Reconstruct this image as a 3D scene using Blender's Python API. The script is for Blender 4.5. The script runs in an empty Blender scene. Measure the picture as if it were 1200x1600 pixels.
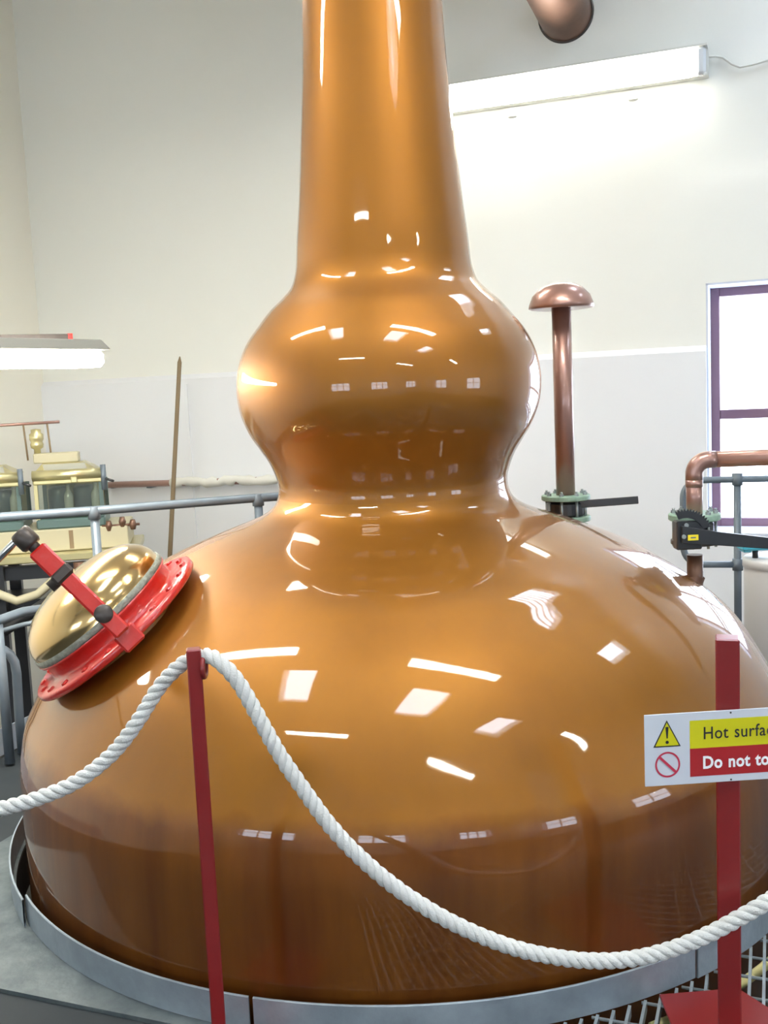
import bpy, bmesh, math, random
from mathutils import Vector, Matrix
random.seed(4)
PI = math.pi
SC = bpy.context.scene
COL = SC.collection

# ------------------------------------------------------------------ camera
F = 1600.0; ROLL = .045; PITCH = math.atan(186 / F); EYE = 1.6
fw = Vector((0, math.cos(PITCH), -math.sin(PITCH)))
_r = Vector((1, 0, 0)); _u = _r.cross(fw)
rt = math.cos(ROLL) * _r - math.sin(ROLL) * _u
up = math.sin(ROLL) * _r + math.cos(ROLL) * _u
EYEP = Vector((0, 0, EYE))
cd = bpy.data.cameras.new('camera'); cam = bpy.data.objects.new('camera', cd); COL.objects.link(cam)
cam.matrix_world = Matrix(((rt.x, up.x, -fw.x, 0), (rt.y, up.y, -fw.y, 0), (rt.z, up.z, -fw.z, EYE), (0, 0, 0, 1)))
cd.sensor_fit = 'VERTICAL'; cd.sensor_height = 24; cd.lens = 24 * F / 1600
cd.clip_start = .05; cd.clip_end = 200
SC.camera = cam

def ray(x, y): return (fw + (x - 600) / F * rt - (y - 800) / F * up)
def at(x, y, Y):
    d = ray(x, y); return EYEP + d * (Y / d.y)
def atz(x, y, z):
    d = ray(x, y); return EYEP + d * ((z - EYE) / d.z)

# room axes: AL runs along the back wall, N points at it
WA = math.radians(21)
N = Vector((math.sin(WA), math.cos(WA), 0)); AL = Vector((math.cos(WA), -math.sin(WA), 0)); UP = Vector((0, 0, 1))
def rm(a, n, z=0): return AL * a + N * n + UP * z
def onn(x, y, n):
    d = ray(x, y); return EYEP + d * (n / d.dot(N))

# ------------------------------------------------------------------ world, lights, exposure
SKYP = 17      # daylight through the roof lights, W per square metre
SKY = 5.0          # overcast sky
TUBE = 26.0        # fluorescent diffusers
w = bpy.data.worlds.new('world'); SC.world = w; w.use_nodes = True
bg = w.node_tree.nodes['Background']; bg.inputs[0].default_value = (.80, .89, 1, 1); bg.inputs[1].default_value = SKY
SC.view_settings.view_transform = 'Standard'; SC.view_settings.look = 'None'
SC.view_settings.gamma = 1; SC.view_settings.use_curve_mapping = False
SC.view_settings.exposure = 1.12
SKYL = [(-2.95, -2.3, .75, 2.1), (-.4, .4, .45, 1.7), (2.1, 3.0, -.3, .9), (.1, .9, 5.0, 6.2), (2.2, 3.0, 5.0, 6.0)]
BACKWIN = (-.385, 1.25, .64, 2.17)
FARWIN = [(-4.3, -2.2, .95, 2.3), (-.1, 1.7, .95, 2.3), (3.8, 5.4, .95, 2.3)]
RIGHTWIN = [(1.6, 3.2, .7, 2.2), (-2.4, -.8, .7, 2.2)]
CEIL = 5.0; NB = 6.6; NF = -4.5; AR = 6.4; AW = -5.33; LOW = -.8
def area(name, loc, xdir, ydir, sx, sy, power, color):
    l = bpy.data.lights.new(name, 'AREA'); l.shape = 'RECTANGLE'; l.size = sx; l.size_y = sy; l.energy = power; l.color = color
    o = bpy.data.objects.new(name, l); COL.objects.link(o)
    x = xdir.normalized(); y = ydir.normalized(); z = x.cross(y)
    o.matrix_world = Matrix(((x.x, y.x, z.x, loc.x), (x.y, y.y, z.y, loc.y), (x.z, y.z, z.z, loc.z), (0, 0, 0, 1)))
    return o
# daylight at the openings, just outside the glass
for a0, a1, n0, n1 in SKYL:
    area('skylight_daylight', rm((a0 + a1) / 2, (n0 + n1) / 2, CEIL + .32), AL, N, a1 - a0, n1 - n0, SKYP * (a1 - a0) * (n1 - n0), (.86, .92, 1))
area('window_daylight', rm((BACKWIN[0] + BACKWIN[1]) / 2, NB + .55, 1.5), AL, UP, 1.5, 1.4, 60, (.80, .88, 1))
for a0, a1, z0, z1 in FARWIN:
    area('window_daylight', rm((a0 + a1) / 2, NF - .4, (z0 + z1) / 2), AL * -1, UP, a1 - a0, z1 - z0, 110, (.78, .84, 1))
for n0, n1, z0, z1 in RIGHTWIN:
    area('window_daylight', rm(AR + .4, (n0 + n1) / 2, (z0 + z1) / 2), N * -1, UP, n1 - n0, z1 - z0, 50, (.80, .88, 1))

# ------------------------------------------------------------------ materials
M = {}
def mat(name, col, rough=.5, metal=0, coat=0, coatr=.05, bump=0, bscale=40, var=0, vscale=3, vcol=None, emit=0, ecol=None, spec=.5, stretch=None, coatbump=0):
    m = bpy.data.materials.new(name); m.use_nodes = True; nt = m.node_tree; b = nt.nodes['Principled BSDF']
    b.inputs['Base Color'].default_value = (*col, 1); b.inputs['Roughness'].default_value = rough; b.inputs['Metallic'].default_value = metal
    b.inputs['Coat Weight'].default_value = coat; b.inputs['Coat Roughness'].default_value = coatr; b.inputs['Specular IOR Level'].default_value = spec
    tc = nt.nodes.new('ShaderNodeTexCoord'); mp = nt.nodes.new('ShaderNodeMapping'); nt.links.new(tc.outputs['Object'], mp.inputs[0])
    if stretch: mp.inputs['Scale'].default_value = stretch
    if var:
        n = nt.nodes.new('ShaderNodeTexNoise'); n.inputs['Scale'].default_value = vscale; n.inputs['Detail'].default_value = 5; n.inputs['Roughness'].default_value = .6
        nt.links.new(mp.outputs[0], n.inputs['Vector'])
        r = nt.nodes.new('ShaderNodeMapRange'); r.inputs[1].default_value = .32; r.inputs[2].default_value = .7
        nt.links.new(n.outputs[0], r.inputs[0])
        mx = nt.nodes.new('ShaderNodeMix'); mx.data_type = 'RGBA'
        ml = nt.nodes.new('ShaderNodeMath'); ml.operation = 'MULTIPLY'; ml.inputs[1].default_value = var
        nt.links.new(r.outputs[0], ml.inputs[0]); nt.links.new(ml.outputs[0], mx.inputs[0])
        mx.inputs[6].default_value = (*col, 1); mx.inputs[7].default_value = (*(vcol or [c * .5 for c in col]), 1)
        nt.links.new(mx.outputs[2], b.inputs['Base Color'])
    if bump:
        n = nt.nodes.new('ShaderNodeTexNoise'); n.inputs['Scale'].default_value = bscale; n.inputs['Detail'].default_value = 3
        nt.links.new(tc.outputs['Object'], n.inputs['Vector'])
        bp = nt.nodes.new('ShaderNodeBump'); bp.inputs['Strength'].default_value = bump; bp.inputs['Distance'].default_value = .01
        nt.links.new(n.outputs[0], bp.inputs['Height']); nt.links.new(bp.outputs[0], b.inputs['Normal'])
        if coat and coatbump: nt.links.new(bp.outputs[0], b.inputs['Coat Normal'])
    if emit:
        b.inputs['Emission Color'].default_value = (*(ecol or col), 1); b.inputs['Emission Strength'].default_value = emit
    M[name] = m; return m
mat('copper', (.32, .126, .010), .52, .7, 1, .03, bump=.035, bscale=5, var=.6, vscale=1.3, vcol=(.22, .080, .006), stretch=(1.6, 1.6, .35), coatbump=1)
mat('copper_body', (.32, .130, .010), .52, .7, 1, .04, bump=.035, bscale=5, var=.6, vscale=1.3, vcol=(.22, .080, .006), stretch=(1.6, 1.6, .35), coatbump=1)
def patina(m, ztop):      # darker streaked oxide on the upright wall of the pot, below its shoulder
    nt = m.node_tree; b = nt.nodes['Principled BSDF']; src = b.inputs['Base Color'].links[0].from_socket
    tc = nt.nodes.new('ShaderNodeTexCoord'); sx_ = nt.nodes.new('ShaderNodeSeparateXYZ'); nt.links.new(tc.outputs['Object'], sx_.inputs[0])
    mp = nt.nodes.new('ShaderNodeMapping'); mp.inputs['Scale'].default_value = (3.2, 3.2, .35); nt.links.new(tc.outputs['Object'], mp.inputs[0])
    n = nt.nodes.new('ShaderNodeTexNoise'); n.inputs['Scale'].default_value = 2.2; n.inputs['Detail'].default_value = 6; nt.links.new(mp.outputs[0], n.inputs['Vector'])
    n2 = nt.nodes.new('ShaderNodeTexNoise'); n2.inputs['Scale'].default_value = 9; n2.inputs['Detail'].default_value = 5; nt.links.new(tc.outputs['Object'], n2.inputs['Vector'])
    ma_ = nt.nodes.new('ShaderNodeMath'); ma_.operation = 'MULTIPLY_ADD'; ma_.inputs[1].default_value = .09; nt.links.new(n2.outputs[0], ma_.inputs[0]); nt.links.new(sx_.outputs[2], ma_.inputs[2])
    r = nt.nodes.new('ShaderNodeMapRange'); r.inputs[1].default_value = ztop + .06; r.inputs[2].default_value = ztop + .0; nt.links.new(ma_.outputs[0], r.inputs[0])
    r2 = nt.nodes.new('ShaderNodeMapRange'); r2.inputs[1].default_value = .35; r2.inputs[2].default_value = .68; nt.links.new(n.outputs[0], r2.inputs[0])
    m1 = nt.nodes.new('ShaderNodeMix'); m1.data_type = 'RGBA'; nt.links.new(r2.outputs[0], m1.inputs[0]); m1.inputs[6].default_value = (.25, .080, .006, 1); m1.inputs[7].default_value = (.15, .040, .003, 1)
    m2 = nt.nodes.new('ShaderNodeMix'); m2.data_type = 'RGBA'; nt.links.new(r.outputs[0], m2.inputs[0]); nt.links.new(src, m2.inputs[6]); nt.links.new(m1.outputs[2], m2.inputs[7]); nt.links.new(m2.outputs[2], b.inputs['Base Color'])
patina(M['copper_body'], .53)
mat('pipe_copper', (.40, .225, .185), .36, .6, .6, .1, var=.5, vscale=6, vcol=(.33, .18, .145))
mat('old_copper', (.22, .115, .075), .45, .6, .3, .2, var=.6, vscale=5)
mat('wall', (.88, .885, .83), .42, coat=.35, coatr=.13, bump=.12, bscale=3, var=.25, vscale=.7, vcol=(.85, .855, .80), coatbump=1)
mat('wall_low', (.86, .875, .90), .45, coat=.3, coatr=.2, bump=.1, bscale=4)
mat('wall_side', (.92, .89, .78), .5, bump=.1, bscale=3)
mat('ceiling', (.70, .68, .61), .7)
mat('reveal', (.66, .70, .80), .5)
mat('frame', (.20, .11, .15), .4)
mat('galv', (.23, .27, .31), .45, .35, var=.8, vscale=7, vcol=(.36, .42, .47), bump=.2, bscale=30)
mat('galv_plate', (.06, .08, .09), .5, .3, var=.9, vscale=9, vcol=(.15, .175, .18), bump=.3, bscale=20)
mat('grating', (.32, .36, .38), .45, .35, var=.5, vscale=20)
mat('dark_floor', (.020, .026, .031), .7, spec=.25, var=.5, vscale=5, vcol=(.032, .037, .04))
mat('low_floor', (.07, .07, .065), .6)
mat('rail', (.13, .165, .20), .42, .3, var=.5, vscale=9, vcol=(.19, .22, .25))
mat('rail_fit', (.15, .18, .21), .5, .3)
mat('kick', (.34, .38, .44), .4)
mat('red_paint', (.20, .009, .010), .32, coat=.4, coatr=.2, var=.3, vscale=12, vcol=(.25, .016, .016))
mat('red_gloss', (.50, .012, .009), .3, coat=.8, coatr=.08, var=.6, vscale=14, vcol=(.58, .035, .025), bump=.25, bscale=40, coatbump=1)
mat('rope', (.60, .61, .60), .8, bump=.4, bscale=300, var=.4, vscale=60, vcol=(.48, .49, .48))
mat('brass', (.72, .50, .22), .16, 1, .6, .03, var=.25, vscale=5, vcol=(.75, .55, .3), bump=.05, bscale=8, coatbump=1)
mat('safe_brass', (.62, .56, .30), .35, .75, .4, .1)
mat('safe_cream', (.50, .46, .31), .5)
mat('gasket', (.16, .17, .14), .6, .2, var=.8, vscale=60, vcol=(.34, .36, .30), bump=.5, bscale=90)
mat('dark_steel', (.07, .06, .055), .38, .6, var=.4, vscale=20, vcol=(.12, .10, .09))
mat('chrome', (.75, .78, .82), .15, 1)
mat('green_flange', (.23, .36, .27), .45, .1, var=.7, vscale=30, vcol=(.36, .50, .38))
mat('bolt', (.35, .38, .38), .35, .7)
mat('black', (.018, .020, .024), .35, coat=.3, coatr=.2)
mat('hose_yellow', (.95, .84, .38), .5)
mat('yellow', (.85, .68, .02), .4)
mat('white_sign', (.58, .61, .68), .3, coat=.4)
mat('sign_yellow', (.58, .55, .003), .35, coat=.4)
mat('sign_red', (.38, .010, .015), .35, coat=.4)
mat('ink', (.02, .02, .025), .4)
mat('ink_white', (.85, .86, .88), .4)
mat('purple_red', (.50, .03, .07), .4)
mat('wood', (.24, .175, .10), .6, var=.6, vscale=8, stretch=(6, 6, .4), vcol=(.24, .16, .08))
mat('lagging', (.78, .77, .70), .7)
mat('hung_body', (.17, .17, .15), .5)
mat('light_body', (.50, .52, .50), .45)
mat('tube_wall', (1, 1, 1), .3, emit=9, ecol=(1, .97, .88))
mat('tube', (1, 1, 1), .3, emit=TUBE, ecol=(1, .965, .86))
mat('tube_hung', (1, 1, 1), .3, emit=36, ecol=(1, .97, .86))
mat('clear_end', (.80, .84, .88), .12, coat=1, spec=.8)
mat('low_lamp', (1, .9, .5), .4, emit=9, ecol=(1, .80, .30))
mat('tank', (.60, .60, .60), .4)
mat('cyan', (.06, .42, .55), .4)
mat('safe_green', (.10, .16, .15), .4)
mat('vessel', (.07, .10, .12), .3, coat=.4)
mat('cable', (.75, .75, .70), .5)
mat('safe_glass_top', (.42, .42, .36), .15, coat=.5)
def glass(name, tint, fac):
    m = bpy.data.materials.new(name); m.use_nodes = True; nt = m.node_tree; nt.nodes.clear()
    o = nt.nodes.new('ShaderNodeOutputMaterial'); mx = nt.nodes.new('ShaderNodeMixShader'); t = nt.nodes.new('ShaderNodeBsdfTransparent'); g = nt.nodes.new('ShaderNodeBsdfGlossy')
    t.inputs[0].default_value = (*tint, 1); g.inputs['Roughness'].default_value = .02; mx.inputs[0].default_value = fac
    nt.links.new(t.outputs[0], mx.inputs[1]); nt.links.new(g.outputs[0], mx.inputs[2]); nt.links.new(mx.outputs[0], o.inputs[0]); M[name] = m
glass('glass', (.95, .97, 1), .07); glass('safe_glass', (.82, .86, .82), .10)

# ------------------------------------------------------------------ mesh helpers
class MB:
    def __init__(s): s.v = []; s.f = []; s.sm = []
    def add(s, vs, fs, smooth=False):
        k = len(s.v); s.v += [Vector(v) for v in vs]; s.f += [[i + k for i in f] for f in fs]; s.sm += [smooth] * len(fs); return s
    def box(s, c, sx, sy, sz, X=Vector((1, 0, 0)), Y=Vector((0, 1, 0)), Z=None):
        c = Vector(c); Z = Z or X.cross(Y)
        vs = [c + X * (i * sx / 2) + Y * (j * sy / 2) + Z * (k * sz / 2) for k in (-1, 1) for j in (-1, 1) for i in (-1, 1)]
        return s.add(vs, [(0, 2, 3, 1), (4, 5, 7, 6), (0, 1, 5, 4), (2, 6, 7, 3), (0, 4, 6, 2), (1, 3, 7, 5)])
    def bar(s, a, b, wx, wy, side=None):
        a = Vector(a); b = Vector(b); Z = (b - a).normalized(); X = (side or (Vector((0, 0, 1)) if abs(Z.z) < .9 else Vector((1, 0, 0)))); X = (X - Z * X.dot(Z)).normalized(); Y = Z.cross(X)
        return s.box((a + b) / 2, wx, wy, (b - a).length, X, Y, Z)
    def tube(s, pts, r, n=12, cap=True, smooth=True):
        pts = [Vector(p) for p in pts]; k = len(pts)
        T = [(pts[min(i + 1, k - 1)] - pts[max(i - 1, 0)]).normalized() for i in range(k)]
        u = T[0].orthogonal().normalized(); vs = []
        for i, p in enumerate(pts):
            u = (u - T[i] * u.dot(T[i])).normalized(); v = T[i].cross(u); rr = r[i] if isinstance(r, (list, tuple)) else r
            vs += [p + (u * math.cos(2 * PI * j / n) + v * math.sin(2 * PI * j / n)) * rr for j in range(n)]
        fs = [(i * n + j, i * n + (j + 1) % n, (i + 1) * n + (j + 1) % n, (i + 1) * n + j) for i in range(k - 1) for j in range(n)]
        s.add(vs, fs, smooth)
        if cap:
            b = len(s.v) - len(vs)
            s.f += [[b + j for j in range(n)][::-1], [b + (k - 1) * n + j for j in range(n)]]; s.sm += [False, False]
        return s
    def lathe(s, prof, c=(0, 0, 0), axis=Vector((0, 0, 1)), n=48, smooth=True, a0=0, a1=2 * PI, ref=None):
        c = Vector(c); ax = axis.normalized(); u = (ref or ax.orthogonal()); u = (u - ax * u.dot(ax)).normalized(); v = ax.cross(u)
        full = abs(a1 - a0 - 2 * PI) < 1e-6; m = n if full else n + 1
        vs = [c + ax * z + (u * math.cos(a0 + (a1 - a0) * j / n) + v * math.sin(a0 + (a1 - a0) * j / n)) * r for r, z in prof for j in range(m)]
        fs = []
        for i in range(len(prof) - 1):
            for j in range(n):
                j2 = (j + 1) % m if full else j + 1
                fs.append((i * m + j, i * m + j2, (i + 1) * m + j2, (i + 1) * m + j))
        return s.add(vs, fs, smooth)
    def ring(s, r0, r1, h, c, axis, n=40):      # solid washer
        return s.lathe([(r0, 0), (r1, 0), (r1, h), (r0, h), (r0, 0)], c, axis, n, smooth=False)
    def disc(s, r, h, c, axis, n=24):
        e = min(r, h) * .15
        return s.lathe([(0, 0), (r - e, 0), (r, e), (r, h - e), (r - e, h), (0, h)], c, axis, n, smooth=False)
    def build(s, name, m, parent=None, bevel=0):
        me = bpy.data.meshes.new(name); me.from_pydata([tuple(v) for v in s.v], [], s.f); me.polygons.foreach_set('use_smooth', s.sm)
        me.materials.append(M[m] if isinstance(m, str) else m); me.update()
        bm = bmesh.new(); bm.from_mesh(me); bmesh.ops.remove_doubles(bm, verts=bm.verts, dist=1e-6)
        bmesh.ops.recalc_face_normals(bm, faces=bm.faces)
        if bevel: bmesh.ops.bevel(bm, geom=list(bm.edges), offset=bevel, segments=1, affect='EDGES')
        bm.to_mesh(me); bm.free()
        o = bpy.data.objects.new(name, me); COL.objects.link(o)
        if parent:
            o.parent = parent; o.matrix_parent_inverse = Matrix.Translation(parent.location).inverted()
        return o
def thing(name, loc, label, cat, group=None):
    o = bpy.data.objects.new(name, None); COL.objects.link(o); o.location = Vector(loc); o.empty_display_size = .1
    o['label'] = label; o['category'] = cat
    if group: o['group'] = group
    return o
def tag(o, label, cat, group=None):
    o['label'] = label; o['category'] = cat
    if group: o['group'] = group
    return o
def struct(o): o['kind'] = 'structure'; return o
def pchip(P, step=.01):
    zs = [p[0] for p in P]; rs = [p[1] for p in P]; n = len(P); m = []
    for i in range(n):
        if i == 0: m.append((rs[1] - rs[0]) / (zs[1] - zs[0]))
        elif i == n - 1: m.append((rs[-1] - rs[-2]) / (zs[-1] - zs[-2]))
        else: m.append((rs[i + 1] - rs[i - 1]) / (zs[i + 1] - zs[i - 1]))
    out = []
    for i in range(n - 1):
        h = zs[i + 1] - zs[i]; k = max(2, int(round(h / step)))
        for j in range(k):
            t = j / k; t2 = t * t; t3 = t2 * t
            out.append(((2 * t3 - 3 * t2 + 1) * rs[i] + (t3 - 2 * t2 + t) * h * m[i] + (-2 * t3 + 3 * t2) * rs[i + 1] + (t3 - t2) * h * m[i + 1], zs[i] + t * h))
    out.append((rs[-1], zs[-1])); return out
def arc(c, a, b, r, n=10):   # quarter bend of radius r at corner c between the directions a (incoming from) and b (outgoing to)
    c = Vector(c); a = a.normalized(); b = b.normalized(); o = c + (a + b) * r
    return [o - b * r * math.cos(t) - a * r * math.sin(t) for t in [i / n * PI / 2 for i in range(n + 1)]]

# ------------------------------------------------------------------ room shell
def panel(name, O, U, V, W, u0, u1, v0, v1, th, holes, m):     # wall with rectangular holes, thickness along W
    us = sorted({u0, u1, *[h[0] for h in holes], *[h[1] for h in holes]}); vs = sorted({v0, v1, *[h[2] for h in holes], *[h[3] for h in holes]})
    bm = bmesh.new(); g = {}
    for i, a in enumerate(us):
        for j, b in enumerate(vs): g[i, j] = bm.verts.new(O + U * a + V * b)
    fs = []
    for i in range(len(us) - 1):
        for j in range(len(vs) - 1):
            cu = (us[i] + us[i + 1]) / 2; cv = (vs[j] + vs[j + 1]) / 2
            if not any(h[0] < cu < h[1] and h[2] < cv < h[3] for h in holes):
                fs.append(bm.faces.new((g[i, j], g[i + 1, j], g[i + 1, j + 1], g[i, j + 1])))
    bmesh.ops.delete(bm, geom=[v for v in bm.verts if not v.link_faces], context='VERTS')
    e = bmesh.ops.extrude_face_region(bm, geom=fs); bmesh.ops.translate(bm, vec=W * th, verts=[x for x in e['geom'] if isinstance(x, bmesh.types.BMVert)])
    bmesh.ops.recalc_face_normals(bm, faces=bm.faces)
    me = bpy.data.meshes.new(name); bm.to_mesh(me); bm.free(); me.materials.append(M[m]); o = bpy.data.objects.new(name, me); COL.objects.link(o); return struct(o)
Z0 = Vector((0, 0, 0))
panel('wall_back', N * NB, AL, UP, N, AW - .35, AR + .35, LOW - .1, CEIL, .35, [BACKWIN], 'wall')
panel('wall_left', AL * AW, N, UP, -AL, NF, NB, LOW - .1, CEIL, .3, [], 'wall_side')
panel('wall_right', AL * AR, N, UP, AL, NF, NB, LOW - .1, CEIL, .3, RIGHTWIN, 'wall')
panel('wall_front', N * NF, AL, UP, -N, AW - .3, AR + .3, LOW - .1, CEIL, .3, FARWIN, 'wall')
panel('ceiling', UP * CEIL, AL, N, UP, AW - .3, AR + .3, NF - .3, NB + .35, .25, SKYL, 'ceiling')
# lower wall stands a little proud, with a chamfered ledge
def lowband(name, a0, a1):
    prof = [(0, LOW), (-.035, LOW), (-.035, 1.765), (0, 1.80)]
    vs = [rm(a, NB + p[0], p[1]) for a in (a0, a1) for p in prof]
    return struct(MB().add(vs, [(0, 1, 2, 3), (4, 7, 6, 5), (1, 5, 6, 2), (2, 6, 7, 3), (0, 4, 5, 1), (0, 3, 7, 4)]).build(name, 'wall_low'))
lowband('trim_1', AW, BACKWIN[0])
lowband('trim_2', BACKWIN[1], AR)
o = struct(MB().add([rm(a, NB + n, z) for a in BACKWIN[:2] for n, z in ((0, LOW), (-.035, LOW), (-.035, .62), (0, .62))], [(0, 1, 2, 3), (4, 7, 6, 5), (1, 5, 6, 2), (2, 6, 7, 3), (0, 4, 5, 1), (0, 3, 7, 4)]).build('trim_3', 'wall_low'))
a_ = onn(295, 700, NB).dot(AL)
struct(MB().box(rm(a_, NB - .042, .48), .09, .012, 2.5, AL, N, UP).build('trim_4', 'wall_low'))

win_no = [0]
def window(O, U, W, u0, u1, z0, z1, depth=.30, rows=(.5,), cols=(.5,), lining=True):
    win_no[0] += 1; e = bpy.data.objects.new('window_%d' % win_no[0], None); COL.objects.link(e); struct(e)
    e.location = O + U * (u0 + u1) / 2 + UP * z0 + W * depth
    P = lambda u, z, d: O + U * u + UP * z + W * d
    fwid = .065
    def b(name, ua, ub, za, zb, d0, d1, m, bev=0):
        return MB().box(P((ua + ub) / 2, (za + zb) / 2, (d0 + d1) / 2), ub - ua, d1 - d0, zb - za, U, W, UP).build(name, m, e, bev)
    d = depth
    b('frame_stile', u0, u0 + fwid, z0, z1, d, d + .06, 'frame', .004); b('frame_stile', u1 - fwid, u1, z0, z1, d, d + .06, 'frame', .004)
    b('frame_rail', u0 + fwid, u1 - fwid, z1 - fwid, z1, d, d + .06, 'frame', .004); b('frame_rail', u0 + fwid, u1 - fwid, z0, z0 + fwid, d, d + .06, 'frame', .004)
    zs = [z0 + fwid] + [z0 + (z1 - z0) * r for r in rows] + [z1 - fwid]; us = [u0 + fwid] + [u0 + (u1 - u0) * c for c in cols] + [u1 - fwid]
    for r in rows: b('transom', u0 + fwid, u1 - fwid, z0 + (z1 - z0) * r - .03, z0 + (z1 - z0) * r + .03, d + .005, d + .055, 'frame', .004)
    for c in cols: b('mullion', u0 + (u1 - u0) * c - .03, u0 + (u1 - u0) * c + .03, z0 + fwid, z1 - fwid, d + .008, d + .052, 'frame', .004)
    for i in range(len(zs) - 1):
        for j in range(len(us) - 1):
            b('pane', us[j], us[j + 1], zs[i], zs[i + 1], d + .026, d + .032, 'glass')
    if lining:
        t = .012
        b('reveal_lining', u0, u0 + t, z0, z1, .0, d, 'reveal'); b('reveal_lining', u1 - t, u1, z0, z1, .0, d, 'reveal')
        b('reveal_lining', u0, u1, z1 - t, z1, .0, d, 'reveal'); b('window_sill', u0 - .03, u1 + .03, z0 - .03, z0 + .012, -.045, d, 'reveal')
    return e
window(N * NB, AL, N, *BACKWIN[:2], *BACKWIN[2:], depth=.27, rows=(.475,), cols=(.55,))
for h in FARWIN: window(N * NF, AL, -N, *h, depth=.2, rows=(.6,), cols=(.333, .667))
for h in RIGHTWIN: window(AL * AR, N, AL, *h, depth=.2, rows=(.5,), cols=(.5,))
for i, (a0, a1, n0, n1) in enumerate(SKYL):
    win_no[0] += 1; e = bpy.data.objects.new('window_%d' % win_no[0], None); COL.objects.link(e); struct(e); c = rm((a0 + a1) / 2, (n0 + n1) / 2, CEIL + .27); e.location = c
    for s in (-1, 1):
        MB().box(c + AL * s * ((a1 - a0) / 2 + .02), .04, n1 - n0 + .08, .06, AL, N, UP).build('frame_stile', 'reveal', e)
        MB().box(c + N * s * ((n1 - n0) / 2 + .02), a1 - a0, .04, .06, AL, N, UP).build('frame_rail', 'reveal', e)
    MB().box(c, a1 - a0, n1 - n0, .006, AL, N, UP).build('pane', 'glass', e)
    if i == 3:
        for k in range(8):
            MB().box(c + N * ((k + .5) / 8 - .5) * (n1 - n0) - UP * .05, a1 - a0, .035, .02, AL, N, UP).build('slat', 'reveal', e)

# ------------------------------------------------------------------ floors
SX, SY = .037, 3.81
SC2 = Vector((SX, SY, 0)); CA, CN = SC2.dot(AL), SC2.dot(N); RC = 1.425
def seg(a, rad):
    d = rad * rad - (a - CA) ** 2
    return (CN - math.sqrt(d), CN + math.sqrt(d)) if d > 0 else None
def strips(name, a0, a1, n0, n1, z, th, rad, m):
    mb = MB(); k = max(2, int((a1 - a0) / .03)); ed = [a0 + (a1 - a0) * i / k for i in range(k + 1)]
    def pr(aL, aR, lo, hi):   # lo,hi pairs at both edges
        if lo[0] >= hi[0] - 1e-5 and lo[1] >= hi[1] - 1e-5: return
        pts = [(aL, lo[0]), (aR, lo[1]), (aR, max(lo[1], hi[1])), (aL, max(lo[0], hi[0]))]
        mb.add([rm(a, n, z) for a, n in pts] + [rm(a, n, z - th) for a, n in pts], [(0, 1, 2, 3), (7, 6, 5, 4), (0, 4, 5, 1), (2, 6, 7, 3)])
    for i in range(k):
        L, R_ = seg(ed[i], rad), seg(ed[i + 1], rad)
        if not L and not R_: pr(ed[i], ed[i + 1], (n0, n0), (n1, n1)); continue
        L = L or (CN, CN); R_ = R_ or (CN, CN)
        cl = lambda v: min(max(v, n0), n1)
        pr(ed[i], ed[i + 1], (n0, n0), (cl(L[0]), cl(R_[0]))); pr(ed[i], ed[i + 1], (cl(L[1]), cl(R_[1])), (n1, n1))
    return mb.build(name, m)
PL = -3.38; PB = 5.5; GA0, GA1, GN0, GN1 = -.9, 2.6, .5, PB
RH = RC + .005
struct(strips('floor', PL, GA0, NF, PB, -.012, .15, RH, 'dark_floor'))
struct(strips('floor', GA0, GA1, NF, GN0, -.012, .15, RH, 'dark_floor'))
struct(strips('floor', GA1, AR, NF, PB, -.012, .15, RH, 'dark_floor'))
struct(MB().box(rm((AW + AR) / 2, (NF + NB) / 2, LOW - .05), AR - AW, NB - NF, .1, AL, N, UP).build('floor', 'low_floor'))
gp = strips('steel_floor_plate', -2.70, GA0, 2.105, 2.97, 0, .012, RH, 'galv_plate')
tag(gp, 'mottled grey steel plate laid on the platform left of the curb ring', 'floor plate')
g = bpy.data.objects.new('floor_grating', None); COL.objects.link(g); g.location = rm((GA0 + GA1) / 2, GN0, 0); struct(g)
a = GA0 + .01; sp = .036; rods = MB()
def grbar(a, n0, n1):
    if n1 - n0 > .03: MB().box(rm(a, (n0 + n1) / 2, -.016), .008, n1 - n0, .03, AL, N, UP).build('bar', 'grating', g)
while a < GA1:
    s_ = seg(a, RH + .004)
    if s_: grbar(a, GN0, s_[0]); 
    else: grbar(a, GN0, GN1)
    if s_ and s_[1] < GN1 and a > 1.0: grbar(a, s_[1], GN1)
    a += sp
n_ = GN0 + .05
while n_ < GN1:
    d = (RH + .004) ** 2 - (n_ - CN) ** 2
    runs = [(GA0, GA1)] if d <= 0 else [(GA0, CA - math.sqrt(d)), (CA + math.sqrt(d), GA1)]
    for r0, r1 in runs:
        if r1 - r0 > .02: rods.tube([rm(r0, n_, -.005), rm(r1, n_, -.005)], .0045, 6)
    n_ += .1
ro = rods.build('cross_rod', 'grating', g); ro['kind'] = 'stuff'
MB().box(rm(GA1 + .004, (GN0 + GN1) / 2, -.02), .008, GN1 - GN0, .04, AL, N, UP).build('edge_bar', 'grating', g)
MB().box(rm((GA0 + GA1) / 2, GN0 - .004, -.02), GA1 - GA0, .008, .04, AL, N, UP).build('edge_bar', 'grating', g)
# beams under the platform
bm_ = MB()
for zz, hh in ((-.06, .012), (-.24, .012)): bm_.box(rm(1.5, 1.2, zz), 2.0, .09, hh, AL, N, UP)
bm_.box(rm(1.5, 1.2, -.15), 2.0, .008, .18, AL, N, UP)
tag(bm_.build('steel_beam', 'low_floor'), 'dark steel beam carrying the open floor grating', 'beam')
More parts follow.
